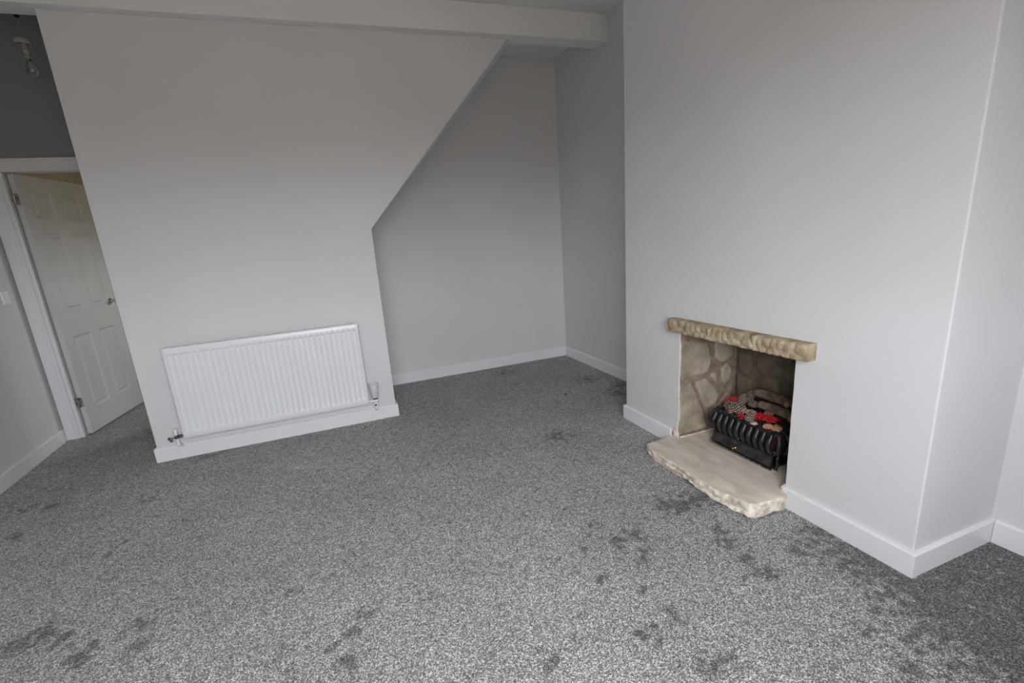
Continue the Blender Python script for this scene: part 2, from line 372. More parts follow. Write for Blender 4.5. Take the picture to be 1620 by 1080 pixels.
# ---------------------------------------------------------------- door
def door():
    d = bpy.data.objects.new('door_1', None); C.objects.link(d); d.location = (-1.9, 4.6, 0); d['kind'] = 'structure'
    bpy.context.view_layer.update()
    # lining and architrave
    bm = bmesh.new(); LX0, LX1 = -1.945, -1.172
    box(bm, DX0, LX0, YD-.004, YD+.104, 0, 1.995); box(bm, LX1, DX1, YD-.004, YD+.104, 0, 1.995); box(bm, DX0, DX1, YD-.004, YD+.104, 1.995, DZ)
    part('door_frame', bm, GLOSS, d, bevel=.002)
    bm = bmesh.new()
    # architrave: two stepped profiles round the opening
    a0, a1 = -2.052, -1.968; zt0, zt1 = 2.002, 2.082; b1 = -1.152; b0 = -1.07
    prism(bm, [(a0,0),(a1,0),(a1,zt0),(b1,zt0),(b1,0),(b0,0),(b0,zt1),(a0,zt1)], YD-.016, YD+.001, 'y')
    e = .022
    prism(bm, [(a0,0),(a1-e,0),(a1-e,zt0+e),(b1+e,zt0+e),(b1+e,0),(b0,0),(b0,zt1),(a0,zt1)], YD-.022, YD-.0155, 'y')
    part('architrave', bm, GLOSS, d, bevel=.003)
    # leaf: local frame s along the width, n out of the face towards the viewer
    W, H, TH = .785, 1.977, .035
    th = math.radians(79.985)
    M = Matrix.Translation((-1.9, 4.6, .012)) @ Matrix.Rotation(th, 4, 'Z')   # local x = s, local -y = face side
    bm = bmesh.new()
    P = [(.112,.338,1.675,1.872),(.438,.664,1.675,1.872),(.112,.338,.972,1.565),(.438,.664,.972,1.565),(.112,.332,.186,.775),(.438,.658,.186,.775)]
    xs = {0, W}; zs = {0, H}; offs = (0, .012, .022, .036)
    for a, b, c, e2 in P:
        for o in offs: xs |= {round(a+o,4), round(b-o,4)}; zs |= {round(c+o,4), round(e2-o,4)}
    xs, zs = sorted(xs), sorted(zs)
    def dep(x, z):
        for a, b, c, e2 in P:
            if a-1e-6 <= x <= b+1e-6 and c-1e-6 <= z <= e2+1e-6:
                m = min(x-a, b-x, z-c, e2-z)
                return .012*min(1, m/.010) if m < .0225 else .012 - .010*min(1, (m-.022)/.014)
        return 0
    g = [[bm.verts.new(M @ Vector((x, dep(x, z), z))) for x in xs] for z in zs]
    gb = [[bm.verts.new(M @ Vector((x, TH-dep(x, z), z))) for x in xs] for z in zs]
    for j in range(len(zs)-1):
        for i in range(len(xs)-1):
            bm.faces.new((g[j][i], g[j][i+1], g[j+1][i+1], g[j+1][i])); bm.faces.new((gb[j][i], gb[j+1][i], gb[j+1][i+1], gb[j][i+1]))
    for j in range(len(zs)-1):
        for i in (0, len(xs)-1): bm.faces.new((g[j][i], g[j+1][i], gb[j+1][i], gb[j][i]))
    for i in range(len(xs)-1):
        for j in (0, len(zs)-1): bm.faces.new((g[j][i], g[j][i+1], gb[j][i+1], gb[j][i]))
    leaf = part('door_leaf', bm, DOORW, d, bevel=.0012)
    bpy.context.view_layer.update()
    for z in (1.815, .28):
        bm = bmesh.new()
        lathe(bm, [(.0065, z-.04), (.0065, z+.04)], Matrix.Translation((-1.925, 4.588, 0)), 12)
        box(bm, -1.9255, -1.9235+.02, 4.590, 4.5935, z-.038, z+.038)
        box(bm, -1.944, -1.925, 4.586, 4.5905, z-.038, z+.038)
        part('hinge', bm, STEEL, leaf)['label'] = 'steel butt hinge'
    bm = bmesh.new()
    MK = M @ Matrix.Translation((.705, 0, .985)) @ Matrix.Rotation(math.radians(90), 4, 'X')
    lathe(bm, [(.026,0),(.026,.004),(.011,.008),(.010,.03),(.021,.040),(.026,.052),(.022,.064),(0,.068)], MK, 20)
    MK = M @ Matrix.Translation((.705, TH, .985)) @ Matrix.Rotation(math.radians(-90), 4, 'X')
    lathe(bm, [(.026,0),(.026,.004),(.011,.008),(.010,.03),(.021,.040),(.026,.052),(.022,.064),(0,.068)], MK, 20)
    part('door_knob', bm, CHROME, leaf, smooth=True)['label'] = 'chrome round door knob'
door()

# ---------------------------------------------------------------- light switch on the left wall
s = thing('light_switch', 'white plastic light switch on the left wall beside the door frame', 'light switch', (XWL, 4.385, 1.15))
bm = bmesh.new(); box(bm, XWL, XWL+.010, 4.342, 4.428, 1.107, 1.193); part('switch_plate', bm, WPLAST, s, bevel=.003)
bm = bmesh.new(); box(bm, XWL+.010, XWL+.014, 4.372, 4.398, 1.135, 1.165); part('switch_rocker', bm, WPLAST, s, bevel=.001)

# ---------------------------------------------------------------- pendant lamp
def pendant():
    x, y = -1.443, 4.1
    t = thing('pendant_light', 'unlit bare bulb on a short ceiling cord with its cover slipped down', 'light', (x, y, ZC3))
    I = Matrix.Translation((x, y, 0))
    bm = bmesh.new(); lathe(bm, [(.003, 2.815), (.011, 2.811), (.014, 2.803), (.011, 2.794), (.003, 2.790)], I, 16); part('cord_grip', bm, BLACKM, t)
    bm = bmesh.new(); tube(bm, [(x, y, ZC3), (x+.001, y, 2.85), (x, y, 2.66)], .0028, 8); part('cord', bm, CORD, t, smooth=True)
    bm = bmesh.new(); lathe(bm, [(.008, 2.687), (.034, 2.684), (.042, 2.674), (.043, 2.650), (.040, 2.648), (.039, 2.672), (.032, 2.679), (.008, 2.681)], I @ Matrix.Translation((-.004,0,0)) , 28, cap=False); part('rose_cover', bm, PENDW, t, smooth=True)
    bm = bmesh.new(); lathe(bm, [(.006, 2.665), (.012, 2.655), (.015, 2.63), (.015, 2.618), (.019, 2.616), (.019, 2.612), (.016, 2.610), (.017, 2.582), (.021, 2.580), (.021, 2.574), (.015, 2.572)], I, 20); part('lamp_holder', bm, PENDW, t, smooth=True)
    bm = bmesh.new(); lathe(bm, [(.012, 2.576), (.012, 2.555)], I, 16); part('bulb_cap', bm, STEEL, t)
    bm = bmesh.new(); lathe(bm, [(.012, 2.556), (.014, 2.548), (.022, 2.532), (.029, 2.514), (.030, 2.502), (.027, 2.488), (.018, 2.478), (0, 2.474)], I, 24); part('bulb', bm, GLASS, t, smooth=True)
pendant()

# ---------------------------------------------------------------- radiator
def radiator():
    x0, x1, z0, z1, yf = -1.012, .2035, .163, .779, YR-.090
    t = thing('radiator', 'white ribbed panel radiator low on the wall left of the stair recess', 'radiator', ((x0+x1)/2, yf+.03, z0))
    n = 33; pad = .016; pitch = (x1-x0-2*pad)/n; fl = .0135; sl = .0030; dp = .0075
    xs = [x0, x0+.004]
    for k in range(n):
        c = x0+pad+pitch*(k+.5)
        xs += [c-fl, c-fl+sl*.5, c-fl+sl, c+fl-sl, c+fl-sl*.5, c+fl]
    xs += [x1-.004, x1]
    def px(x):
        k = (x-x0-pad)/pitch; 
        if k < 0 or k > n: return 0
        u = abs((k-int(k))-.5)*pitch
        q = (fl-u)/sl
        q = max(0, min(1, q)); return q*q*(3-2*q)
    zb, zt = z0+.040, z1-.042
    zs = [z0, z0+.004, zb, zb+.003, zb+.006, zb+.010, zb+.015, z0+.3, zt-.015, zt-.009, zt-.005, zt-.002, zt, z1-.004, z1]
    def pz(z):
        q = min((z-zb)/.013, (zt-z)/.008); q = max(0, min(1, q)); return q*q*(3-2*q)
    bm = bmesh.new()
    def edge(x, z):   # rolled border of the pressed panel
        return .003 if (x in (x0, x1) or z in (z0, z1)) else 0
    g = [[bm.verts.new((x, yf + dp*px(x)*pz(z) + edge(x, z), z)) for x in xs] for z in zs]
    for j in range(len(zs)-1):
        for i in range(len(xs)-1): bm.faces.new((g[j][i], g[j][i+1], g[j+1][i+1], g[j+1][i]))
    # return flange and back
    bw = yf+.014
    ring = [g[0][i] for i in range(len(xs))] + [g[j][-1] for j in range(1, len(zs))] + [g[-1][i] for i in range(len(xs)-2, -1, -1)] + [g[j][0] for j in range(len(zs)-2, 0, -1)]
    back = [bm.verts.new((v.co.x, bw, v.co.z)) for v in ring]
    for i in range(len(ring)): bm.faces.new((ring[i], ring[(i+1)%len(ring)], back[(i+1)%len(ring)], back[i]))
    bm.faces.new(back[::-1])
    o = part('front_panel', bm, RADW, t, smooth=True)
    o.data.set_sharp_from_angle(angle=math.radians(50))
    for xa, xb in ((x0+.004, x0+.006), (x1-.006, x1-.004)):
        bm = bmesh.new(); box(bm, xa, xb, bw, bw+.042, z0+.02, z1-.002); part('side_cover', bm, RADW, t)
    bm = bmesh.new()
    box(bm, x0+.008, x1-.008, bw+.001, bw+.005, z1-.004, z1-.001); box(bm, x0+.008, x1-.008, bw+.036, bw+.042, z1-.004, z1-.001)
    for k in range(60):
        xx = x0+.012+(x1-x0-.03)*k/59; box(bm, xx, xx+.006, bw+.005, bw+.036, z1-.004, z1-.002)
    part('top_grille', bm, RADW, t)
    bm = bmesh.new()
    for k in range(46):   # convector fins behind the panel
        xx = x0+.03+(x1-x0-.06)*k/45; box(bm, xx, xx+.002, bw+.001, bw+.034, z0+.05, z1-.05)
    part('convector_fins', bm, RADW, t)
    for xx in (x0+.18, x1-.2):
        bm = bmesh.new(); box(bm, xx, xx+.03, bw+.034, YR, z0+.08, z1-.08); part('bracket', bm, RADW, t)
    bm = bmesh.new(); lathe(bm, [(.009,0),(.009,.010),(.004,.011),(.004,.014)], Matrix.Translation((x1-.004, yf+.020, z1-.022)) @ Matrix.Rotation(math.radians(90), 4, 'Y'), 12)
    part('bleed_valve', bm, STEEL, t)
    # left end: lockshield valve with drain cock
    RY = Matrix.Rotation(math.radians(90), 4, 'Y')
    v = None
    bm = bmesh.new(); tube(bm, [(x0-.046, 3.61, .172), (x0-.005+.012, 3.61, .178)], .0085, 12)
    lathe(bm, [(.013,0),(.013,.016)], Matrix.Translation((x0-.032, 3.61, .174)) @ RY, 6)
    lathe(bm, [(.011,0),(.013,.004),(.013,.022),(.009,.026)], Matrix.Translation((x0-.046, 3.61, .160)), 6)
    v = part('lockshield_valve', bm, CHROMEBLK, t, bevel=.001); v['label'] = 'dark metal lockshield valve'
    bm = bmesh.new(); lathe(bm, [(.010,.186),(.0115,.190),(.0115,.222),(.009,.228),(0,.229)], Matrix.Translation((x0-.046, 3.61, 0)), 16); part('valve_cap', bm, WPLAST, v, smooth=True)
    bm = bmesh.new(); tube(bm, [(x0-.055, 3.61, .170), (x0-.082, 3.606, .168)], .005, 10)
    lathe(bm, [(.008,0),(.0105,.003),(.0105,.010),(.008,.013)], Matrix.Translation((x0-.095, 3.604, .170)) @ RY, 8)
    lathe(bm, [(.007,0),(.009,.003),(.009,.012)], Matrix.Translation((x0-.080, 3.606, .146)), 8); part('drain_cock', bm, CHROMEBLK, v)
    bm = bmesh.new(); tube(bm, [(x0-.046, 3.61, .165), (x0-.044, 3.61, .125), (x0-.040, 3.615, .108), (x0-.037, 3.635, .106), (x0-.037, YR-T, .106-.012)], .0085, 12); part('pipe', bm, WPLAST, t, smooth=True)
    bm = bmesh.new(); lathe(bm, [(.0115,0),(.013,.003),(.013,.012),(.010,.016)], Matrix.Translation((x0-.045, 3.61, .113)), 14); part('compression_nut', bm, WPLAST, t)
    # right end: thermostatic valve under a loose grey plastic protective cover
    cx = x1+.050
    bm = bmesh.new(); lathe(bm, [(.021,.196),(.026,.200),(.036,.300),(.037,.306),(.034,.306),(.033,.300),(.024,.204)], Matrix.Translation((cx, 3.61, 0)), 20, cap=False); lathe(bm, [(.020,.199),(.022,.201),(.029,.268),(.024,.284),(0,.286)], Matrix.Translation((cx, 3.61, 0)), 20); part('valve_head', bm, PLASTIC, t, smooth=True)['label'] = 'grey plastic covered valve head'
    bm = bmesh.new(); lathe(bm, [(.018,.186),(.019,.188),(.019,.196),(.016,.198)], Matrix.Translation((cx, 3.61, 0)), 14); part('valve_collar', bm, BLACKM, t)
    bm = bmesh.new(); lathe(bm, [(.013,.120),(.016,.124),(.016,.142),(.012,.146),(.013,.160),(.017,.165),(.017,.186)], Matrix.Translation((cx, 3.61, 0)), 16)
    tube(bm, [(cx, 3.61, .172), (x1-.01, 3.61, .176)], .009, 12); vb = part('valve_body', bm, WPLAST, t)
    bm = bmesh.new(); lathe(bm, [(.007,0),(.007,.003)], Matrix.Translation((cx-.004, 3.593, .142)) @ Matrix.Rotation(math.radians(90), 4, 'X'), 12); part('valve_port', bm, BLACKM, vb)
    bm = bmesh.new(); tube(bm, [(cx, 3.61, .125), (cx, 3.612, .104), (cx, 3.632, .094), (cx, YR-T, .090)], .0085, 12); part('pipe', bm, WPLAST, t, smooth=True)
CHROMEBLK = noise_mat('tarnished_valve_metal', (.03,.035,.035), (.30,.32,.32), 90, 2, rough=.3, metal=.8)
radiator()

# ---------------------------------------------------------------- fireplace
def seg_dist(px, py, poly):
    """signed distance to a polygon, positive inside"""
    inside = False; best = 9; n = len(poly)
    for i in range(n):
        ax, ay = poly[i]; bx, by = poly[(i+1)%n]
        if (ay > py) != (by > py) and px < (bx-ax)*(py-ay)/(by-ay)+ax: inside = not inside
        dx, dy = bx-ax, by-ay; t = max(0, min(1, ((px-ax)*dx+(py-ay)*dy)/(dx*dx+dy*dy)))
        best = min(best, math.hypot(px-ax-dx*t, py-ay-dy*t))
    return best if inside else -best
def relief(bm, u0, u1, v0, v1, polys, put, step=.0065, h=.010):
    nu, nv = int((u1-u0)/step), int((v1-v0)/step); g = []; dd = {}
    for j in range(nv+1):
        row = []
        for i in range(nu+1):
            u, v = u0+(u1-u0)*i/nu, v0+(v1-v0)*j/nv
            wu = u+.006*noise.noise(Vector((u*28, v*28, 3))); wv = v+.006*noise.noise(Vector((u*28, v*28, 9)))
            best, which = max((seg_dist(wu, wv, p), k) for k, p in enumerate(polys))
            q = max(0, min(1, best/.014)); q = q*(2-q)
            tilt = .004*noise.noise(Vector((which*7.3, u*5, v*5)))
            k = h*q + tilt*q*2 + .0016*noise.noise(Vector((u*60, v*60, 1)))
            vt = bm.verts.new(put(u, v, k)); dd[vt] = best; row.append(vt)
        g.append(row)
    for j in range(nv):
        for i in range(nu):
            f = bm.faces.new((g[j][i], g[j][i+1], g[j+1][i+1], g[j+1][i]))
            f.material_index = 0 if sum(dd[v] for v in f.verts)/4 > .001 else 1
    return g
XBK = 2.305
fp = thing('fireplace', 'open fireplace recess lined with irregular stone pieces in the chimney breast', 'fireplace', (XC, 1.82, 0))
bpy.context.view_layer.update()
polysL = [[(1.899,.640),(1.975,.643),(2.079,.625),(2.118,.52),(2.095,.434),(2.0,.428),(1.910,.415),(1.890,.47)],
          [(1.895,.392),(1.968,.393),(2.018,.300),(2.072,.190),(2.100,.075),(1.985,.070),(1.885,.070),(1.884,.244)],
          [(1.995,.390),(2.081,.395),(2.146,.338),(2.190,.267),(2.150,.205),(2.092,.200),(2.042,.288)],
          [(2.190,.445),(2.240,.475),(2.275,.436),(2.272,.359),(2.228,.325),(2.198,.355)],
          [(2.135,.62),(2.29,.61),(2.285,.50),(2.20,.475),(2.145,.52)],
          [(2.120,.430),(2.165,.420),(2.175,.350),(2.150,.365),(2.115,.405)],
          [(2.21,.25),(2.29,.32),(2.295,.09),(2.13,.08),(2.11,.17)],
          [(1.9,.73),(2.29,.73),(2.29,.64),(2.12,.65),(1.98,.665)]]
bm = bmesh.new(); relief(bm, XC+.004, XBK+.01, .05, OZ+.02, polysL, lambda u, v, k: (u, OY1+.006-k*.9, v))
o = part('left_cheek', bm, [CHEEK, MORTAR], fp, smooth=True)
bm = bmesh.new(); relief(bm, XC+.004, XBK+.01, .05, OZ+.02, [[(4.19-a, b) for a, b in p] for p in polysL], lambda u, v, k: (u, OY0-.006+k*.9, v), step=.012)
part('right_cheek', bm, [BACKST, DMORT], fp, smooth=True)
pb = [[(2.175,.66),(2.09,.70),(2.00,.69),(1.99,.60),(2.07,.56),(2.16,.58)], [(2.175,.55),(2.09,.535),(2.06,.46),(2.10,.40),(2.17,.42)],
      [(1.965,.70),(1.80,.71),(1.77,.62),(1.86,.56),(1.965,.59)], [(2.04,.53),(1.97,.565),(1.87,.53),(1.88,.45),(1.98,.42),(2.03,.45)],
      [(1.74,.71),(1.56,.71),(1.50,.63),(1.58,.57),(1.72,.60)], [(1.85,.53),(1.75,.585),(1.66,.55),(1.68,.44),(1.79,.41),(1.85,.44)],
      [(1.63,.54),(1.54,.555),(1.475,.60),(1.475,.44),(1.60,.42),(1.65,.45)], [(2.17,.39),(2.07,.38),(2.03,.26),(2.10,.20),(2.17,.22)],
      [(2.04,.41),(1.90,.42),(1.86,.30),(1.95,.24),(2.01,.27)], [(1.86,.41),(1.70,.39),(1.69,.28),(1.83,.27)], [(1.66,.40),(1.48,.42),(1.48,.25),(1.65,.26)],
      [(2.17,.19),(1.90,.22),(1.88,.08),(2.17,.08)], [(1.85,.24),(1.48,.23),(1.48,.08),(1.85,.08)]]
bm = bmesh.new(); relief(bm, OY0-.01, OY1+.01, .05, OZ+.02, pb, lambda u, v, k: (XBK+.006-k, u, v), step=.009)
part('fireback', bm, [BACKST, DMORT], fp, smooth=True)
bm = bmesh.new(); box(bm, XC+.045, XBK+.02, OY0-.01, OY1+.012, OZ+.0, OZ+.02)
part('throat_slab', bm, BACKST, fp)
bm = bmesh.new(); tube(bm, [(XC+.006, OY1-.010, .064), (1.96, OY1-.012, .063), (2.05, OY1-.010, .063), (2.15, OY1-.012, .062), (2.28, OY1-.011, .062)], .0055, 8); part('mortar_fillet', bm, HEDGE, fp)['label'] = 'pale mortar line along the hearth'
# broken plaster at the foot of the left jamb, with a hole in it
bm = bmesh.new(); rough_lump(bm, (XC-.001, 2.212, .078), .010, .020, .034, 4, 3, .35); part('broken_plaster', bm, PLAST, fp)
bm = bmesh.new(); rough_lump(bm, (XC-.008, 2.213, .078), .005, .008, .012, 9, 2, .4); part('plaster_hole', bm, mat('dark_hole', (.09,.03,.012), .9), fp)
bm = bmesh.new(); rough_lump(bm, (XC-.002, 1.462, .082), .012, .012, .022, 14, 3, .35); part('broken_plaster', bm, PLAST, fp)

# mantel beam of pitched stone
def mantel():
    bm = bmesh.new()
    y0, y1, x0, x1 = 1.366, 2.222, 1.812, XC
    ny, nz, nx = 220, 20, 8
    def zt(y): return .8035-.010*(y-y0)/(y1-y0)
    def zbm(y): return .731-.011*(y-y0)/(y1-y0)
    R = random.Random(11)
    # pitched scallops along the face
    sc_ = []
    y = y0
    while y < y1:
        w = R.uniform(.045, .085); sc_.append((y+w*.5, R.uniform(.50, .85), w)); y += w*.62
    def facedep(y, t):
        d = .0
        for i, (cy, ct, w) in enumerate(sc_):
            u = (y-cy)/(w*.55); v = (t-ct)/.50
            q = 1-u*u-v*v
            if q > 0: d = max(d, .014*q)
            v2 = (t-ct+.52)/.34; q = 1-((y-cy-.02)/(w*.5))**2-v2*v2
            if q > 0: d = max(d, .010*q)
        d += .002*noise.noise(Vector((y*50, t*4, 0)))+.0015*noise.noise(Vector((y*140, t*12, 4)))
        return d
    ring_prev = None
    for i in range(ny+1):
        y = y0+(y1-y0)*i/ny; ring = []
        a, b = zbm(y)+.0025*noise.noise(Vector((y*30, 0, 5))), zt(y)+.0012*noise.noise(Vector((y*24, 3, 5)))
        for k in range(nz+1):
            t = k/nz; e = .004 if k in (0, nz) else 0
            ring.append(bm.verts.new((x0+.012-facedep(y, t)+e, y, a+(b-a)*t)))
        ring.append(bm.verts.new((x0+.03, y, b+.0015))); ring.append(bm.verts.new((x1, y, b)))
        ring.append(bm.verts.new((x1, y, a)))
        if ring_prev:
            for k in range(len(ring)): bm.faces.new((ring_prev[k], ring_prev[(k+1)%len(ring)], ring[(k+1)%len(ring)], ring[k]))
        else: bm.faces.new(ring)
        ring_prev = ring
    bm.faces.new(ring_prev)
    o = build('mantel_beam', bm, STONE); 
    for p in o.data.polygons: p.use_smooth = True
    o.data.set_sharp_from_angle(angle=math.radians(48))
    tag(o, 'rough-cut yellow stone mantel beam above the fireplace opening', 'mantel')
mantel()

# hearth slab
def hearth():
    t = thing('hearth', 'pale riven stone hearth slab sitting on the carpet at the fireplace', 'hearth', (1.75, 1.82, 0))
    bpy.context.view_layer.update()
    edge = [(1.800,1.417),(1.735,1.424),(1.668,1.432),(1.648,1.446),(1.640,1.50),(1.634,1.565),(1.620,1.62),(1.622,1.68),(1.617,1.75),(1.624,1.83),(1.634,1.90),(1.634,1.98),(1.640,2.05),(1.636,2.10),(1.650,2.15),(1.664,2.198),(1.690,2.212),(1.735,2.214),(1.80,2.222),(1.860,2.232)]
    # resample finely
    P = []
    for a, b in zip(edge, edge[1:]):
        L = math.hypot(b[0]-a[0], b[1]-a[1]); n = max(1, int(L/.008))
        for k in range(n): P.append((a[0]+(b[0]-a[0])*k/n, a[1]+(b[1]-a[1])*k/n))
    P.append(edge[-1])
    inner = [(XC-.001, 2.178), (XC+.01, 2.176), (XBK-.012, 2.172), (XBK-.012, 1.472), (XC+.01, 1.472), (XC-.001, 1.472), (XC-.001,1.456), (XC-.03,1.42)]
    zt = lambda x, y: .070 - .012*max(0, (y-1.7)/.5) + .012*max(0, (1.6-y)/.2)*.9 + .0015*noise.noise(Vector((x*18, y*18, 0)))
    bm = bmesh.new()
    rows = []
    prof = [(-.012, -9), (-.002, -.001), (.003, -.006), (.004, -.016), (.000, -.026), (.006, -.036), (-.006, -.044)]   # outward offset, drop
    cx, cy = 1.95, 1.82
    for i, (x, y) in enumerate(P):
        a, b = P[max(0, i-1)], P[min(len(P)-1, i+1)]
        tx, ty = b[0]-a[0], b[1]-a[1]; L = math.hypot(tx, ty); nx, ny = -ty/L, tx/L
        if nx*(x-cx)+ny*(y-cy) < 0: nx, ny = -nx, -ny
        row = []
        for k, (o_, dz) in enumerate(prof):
            n = noise.noise(Vector((x*40, y*40, k*1.3)))*.006 if k > 1 else 0
            n += noise.noise(Vector((x*90, y*90, k*2.1)))*.003 if k > 1 else 0
            z = zt(x, y) + (0 if dz == -9 else dz*(1.0+.25*noise.noise(Vector((x*20, y*20, 7)))+.75*max(0, min(1, (1.80-y)/.25))))
            row.append(bm.verts.new((x+nx*(o_+n), y+ny*(o_+n), max(.002, z))))
        rows.append(row)
    for a, b in zip(rows, rows[1:]):
        for k in range(len(prof)-1):
            f = bm.faces.new((a[k], a[k+1], b[k+1], b[k])); f.material_index = 0 if k < 1 else 1
    # top: fan of strips to the inner outline
    top = [r[0] for r in rows]
    inn = [bm.verts.new((x, y, zt(x, y))) for x, y in inner]
    f = bm.faces.new(top + inn); bmesh.ops.triangulate(bm, faces=[f])
    bot = [r[-1] for r in rows]; inb = [bm.verts.new((v.co.x, v.co.y, .01)) for v in inn]
    f = bm.faces.new((bot + inb)[::-1]); f.material_index = 1
    n = len(inn)
    for k in range(n-1): bm.faces.new((inn[k], inn[k+1], inb[k+1], inb[k]))
    bm.faces.new((inn[-1], top[0], rows[0][1], rows[0][2], rows[0][3], rows[0][4], rows[0][5], bot[0], inb[-1])).material_index = 1
    bm.faces.new((top[-1], inn[0], inb[0], bot[-1]) + tuple(rows[-1][k] for k in (5,4,3,2,1))).material_index = 1
    o = part('stone_slab', bm, [HEARTH, HEDGE], t)
    for p in o.data.polygons: p.use_smooth = True
    o.data.set_sharp_from_angle(angle=math.radians(35))
    # mortar bed showing below the slab
    bm = bmesh.new()
    pts = [(x+(.006 if 1.85 < y < 2.16 else .034 if y <= 1.85 else .004), y+(-.004 if y > 2.15 else .026 if y < 1.46 else 0)) for x, y in edge] + [(XC-.002, 2.19), (XC-.002, 1.47), (1.81, 1.44)]
    prism(bm, pts, 0, .02, 'z'); part('mortar_bed', bm, PLAST, t)['label'] = 'pinkish mortar under the slab'
hearth()

# ---------------------------------------------------------------- fire basket
ZH = .0705
def basket():
    t = thing('fire_basket', 'black cast iron fire basket with curved bars in the fireplace', 'fire basket', (2.1, 1.82, ZH))
    bpy.context.view_layer.update()
    xf, ya, yb, xb, rr = 1.992, 1.602, 2.042, 2.262, .045
    def path(inset=0):
        pts = []
        pts.append((xb, yb-inset)); 
        for k in range(0, 7):
            a = math.pi/2 + k*(math.pi/2)/6
            pts.append((xf+rr+(rr-inset)*math.cos(a), yb-rr+(rr-inset)*math.sin(a)))
        for k in range(0, 7):
            a = math.pi + k*(math.pi/2)/6
            pts.append((xf+rr+(rr-inset)*math.cos(a), ya+rr+(rr-inset)*math.sin(a)))
        pts.append((xb, ya+inset)); return pts
    pp = path(.006)
    for z, r in ((.258, .0075), (.166, .0085)):
        bm = bmesh.new(); tube(bm, [(x, y, z) for x, y in pp] , r, 10); part('rail', bm, IRON, t, smooth=True)
    bm = bmesh.new(); prism(bm, path(.004), .150, .160, 'z'); part('grate_plate', bm, IRON, t)
    # bars: bulging staves; arc-length placed round the front and both corners
    P = [Vector((x, y)) for x, y in path(0)]
    # sections along the front
    def bar(x, y, nx, ny):
        bm = bmesh.new(); pts = []; rs = []
        for k in range(13):
            s = k/12; z = .156+.112*s
            bulge = .027*math.sin(math.pi*min(1, s*1.02)) + (.004 if s > .9 else 0)
            pts.append((x+nx*(bulge-.002), y+ny*(bulge-.002), z)); rs.append(.0135*(0.75+.25*math.sin(math.pi*s)))
        tube(bm, pts, rs, 10); 
        q = part('bar', bm, IRON, t, smooth=True)
    ys = [2.000-.0405*k for k in range(10)]
    for y in ys: bar(xf, y, -1, 0)
    for s_, yc in ((1, yb-rr), (-1, ya+rr)):
        for a in (50, 95):
            ar = math.radians(a); dx, dy = -math.cos(ar), s_*math.sin(ar)
            bar(xf+rr+rr*dx, yc+rr*dy, dx, dy)
    for k in range(3):
        for yy, ny in ((ya, -1), (yb, 1)): bar(2.085+k*.055, yy, 0, ny)
    bm = bmesh.new(); box(bm, xb-.004, xb+.008, ya, yb, .15, .30); part('back_plate', bm, IRON, t, bevel=.003)
    for y in (ya+.012, yb-.012):
        bm = bmesh.new(); tube(bm, [(xf+.025, y, .156), (xf+.018, y, .125), (xf+.022, y, .10), (xf+.002, y+(-.006 if y < 1.8 else .004), ZH+.010)], [.010, .007, .008, .009], 10); part('leg', bm, IRON, t, smooth=True)
        bm = bmesh.new(); tube(bm, [(xb-.02, y, .156), (xb-.02, y, ZH+.005)], .009, 10); part('leg', bm, IRON, t, smooth=True)
    # ash pan with a rolled front
    bm = bmesh.new()
    prism(bm, [(xf-.006, ZH+.012),(xf-.012, ZH+.020),(xf-.004, .136),(xf+.004, .146),(xf+.02, .148),(xf+.02,.140),(xf+.012,.136),(xf+.004, ZH+.02),(2.2, ZH+.012),(2.2,ZH+.005),(xf+.0, ZH+.005)], 1.630, 2.018, 'y')
    pan = part('ash_pan', bm, PANM, t, bevel=.002)
    bm = bmesh.new(); box(bm, xf-.018, xf-.004, 1.622, 2.030, ZH+.0005, ZH+.010); part('pan_lip', bm, STEEL, t, bevel=.002)
    bm = bmesh.new(); lathe(bm, [(.011,0),(.011,.004),(.006,.007),(.006,.014),(.009,.018),(0,.021)], Matrix.Translation((xf-.009, 1.853, .104)) @ Matrix.Rotation(math.radians(-90), 4, 'Y'), 14); part('pan_knob', bm, BRASS, pan, smooth=True)['label'] = 'brass knob'
    for (x, y, z) in ((xf-.024, 1.82, .172), (xf+.0, 1.592, ZH+.009)):
        bm = bmesh.new(); bmesh.ops.create_icosphere(bm, subdivisions=2, radius=.0035); bmesh.ops.translate(bm, verts=bm.verts, vec=(x, y, z)); part('rivet', bm, CHROME, t, smooth=True)
basket()

# fuel: red filling, coals, cones and logs
def heap_z(x, y):
    c = max(0, 1-((x-2.15)/.17)**2); e = max(0, 1-((y-1.82)/.24)**4)
    return .170 + .095*math.sqrt(c)*e**.5
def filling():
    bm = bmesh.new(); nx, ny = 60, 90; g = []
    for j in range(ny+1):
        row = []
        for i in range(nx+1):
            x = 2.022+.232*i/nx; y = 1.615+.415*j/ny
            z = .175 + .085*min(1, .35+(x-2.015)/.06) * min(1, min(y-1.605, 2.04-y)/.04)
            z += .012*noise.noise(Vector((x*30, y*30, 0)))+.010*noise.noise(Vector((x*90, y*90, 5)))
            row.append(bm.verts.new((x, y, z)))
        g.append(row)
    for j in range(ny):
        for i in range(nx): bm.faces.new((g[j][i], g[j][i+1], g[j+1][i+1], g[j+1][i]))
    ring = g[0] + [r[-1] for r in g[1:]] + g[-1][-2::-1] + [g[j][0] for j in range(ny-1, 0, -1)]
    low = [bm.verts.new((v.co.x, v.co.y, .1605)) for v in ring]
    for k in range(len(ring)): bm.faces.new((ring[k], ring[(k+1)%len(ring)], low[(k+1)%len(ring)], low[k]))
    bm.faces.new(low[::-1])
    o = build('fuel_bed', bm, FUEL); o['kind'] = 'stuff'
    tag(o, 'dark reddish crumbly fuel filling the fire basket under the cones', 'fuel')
filling()
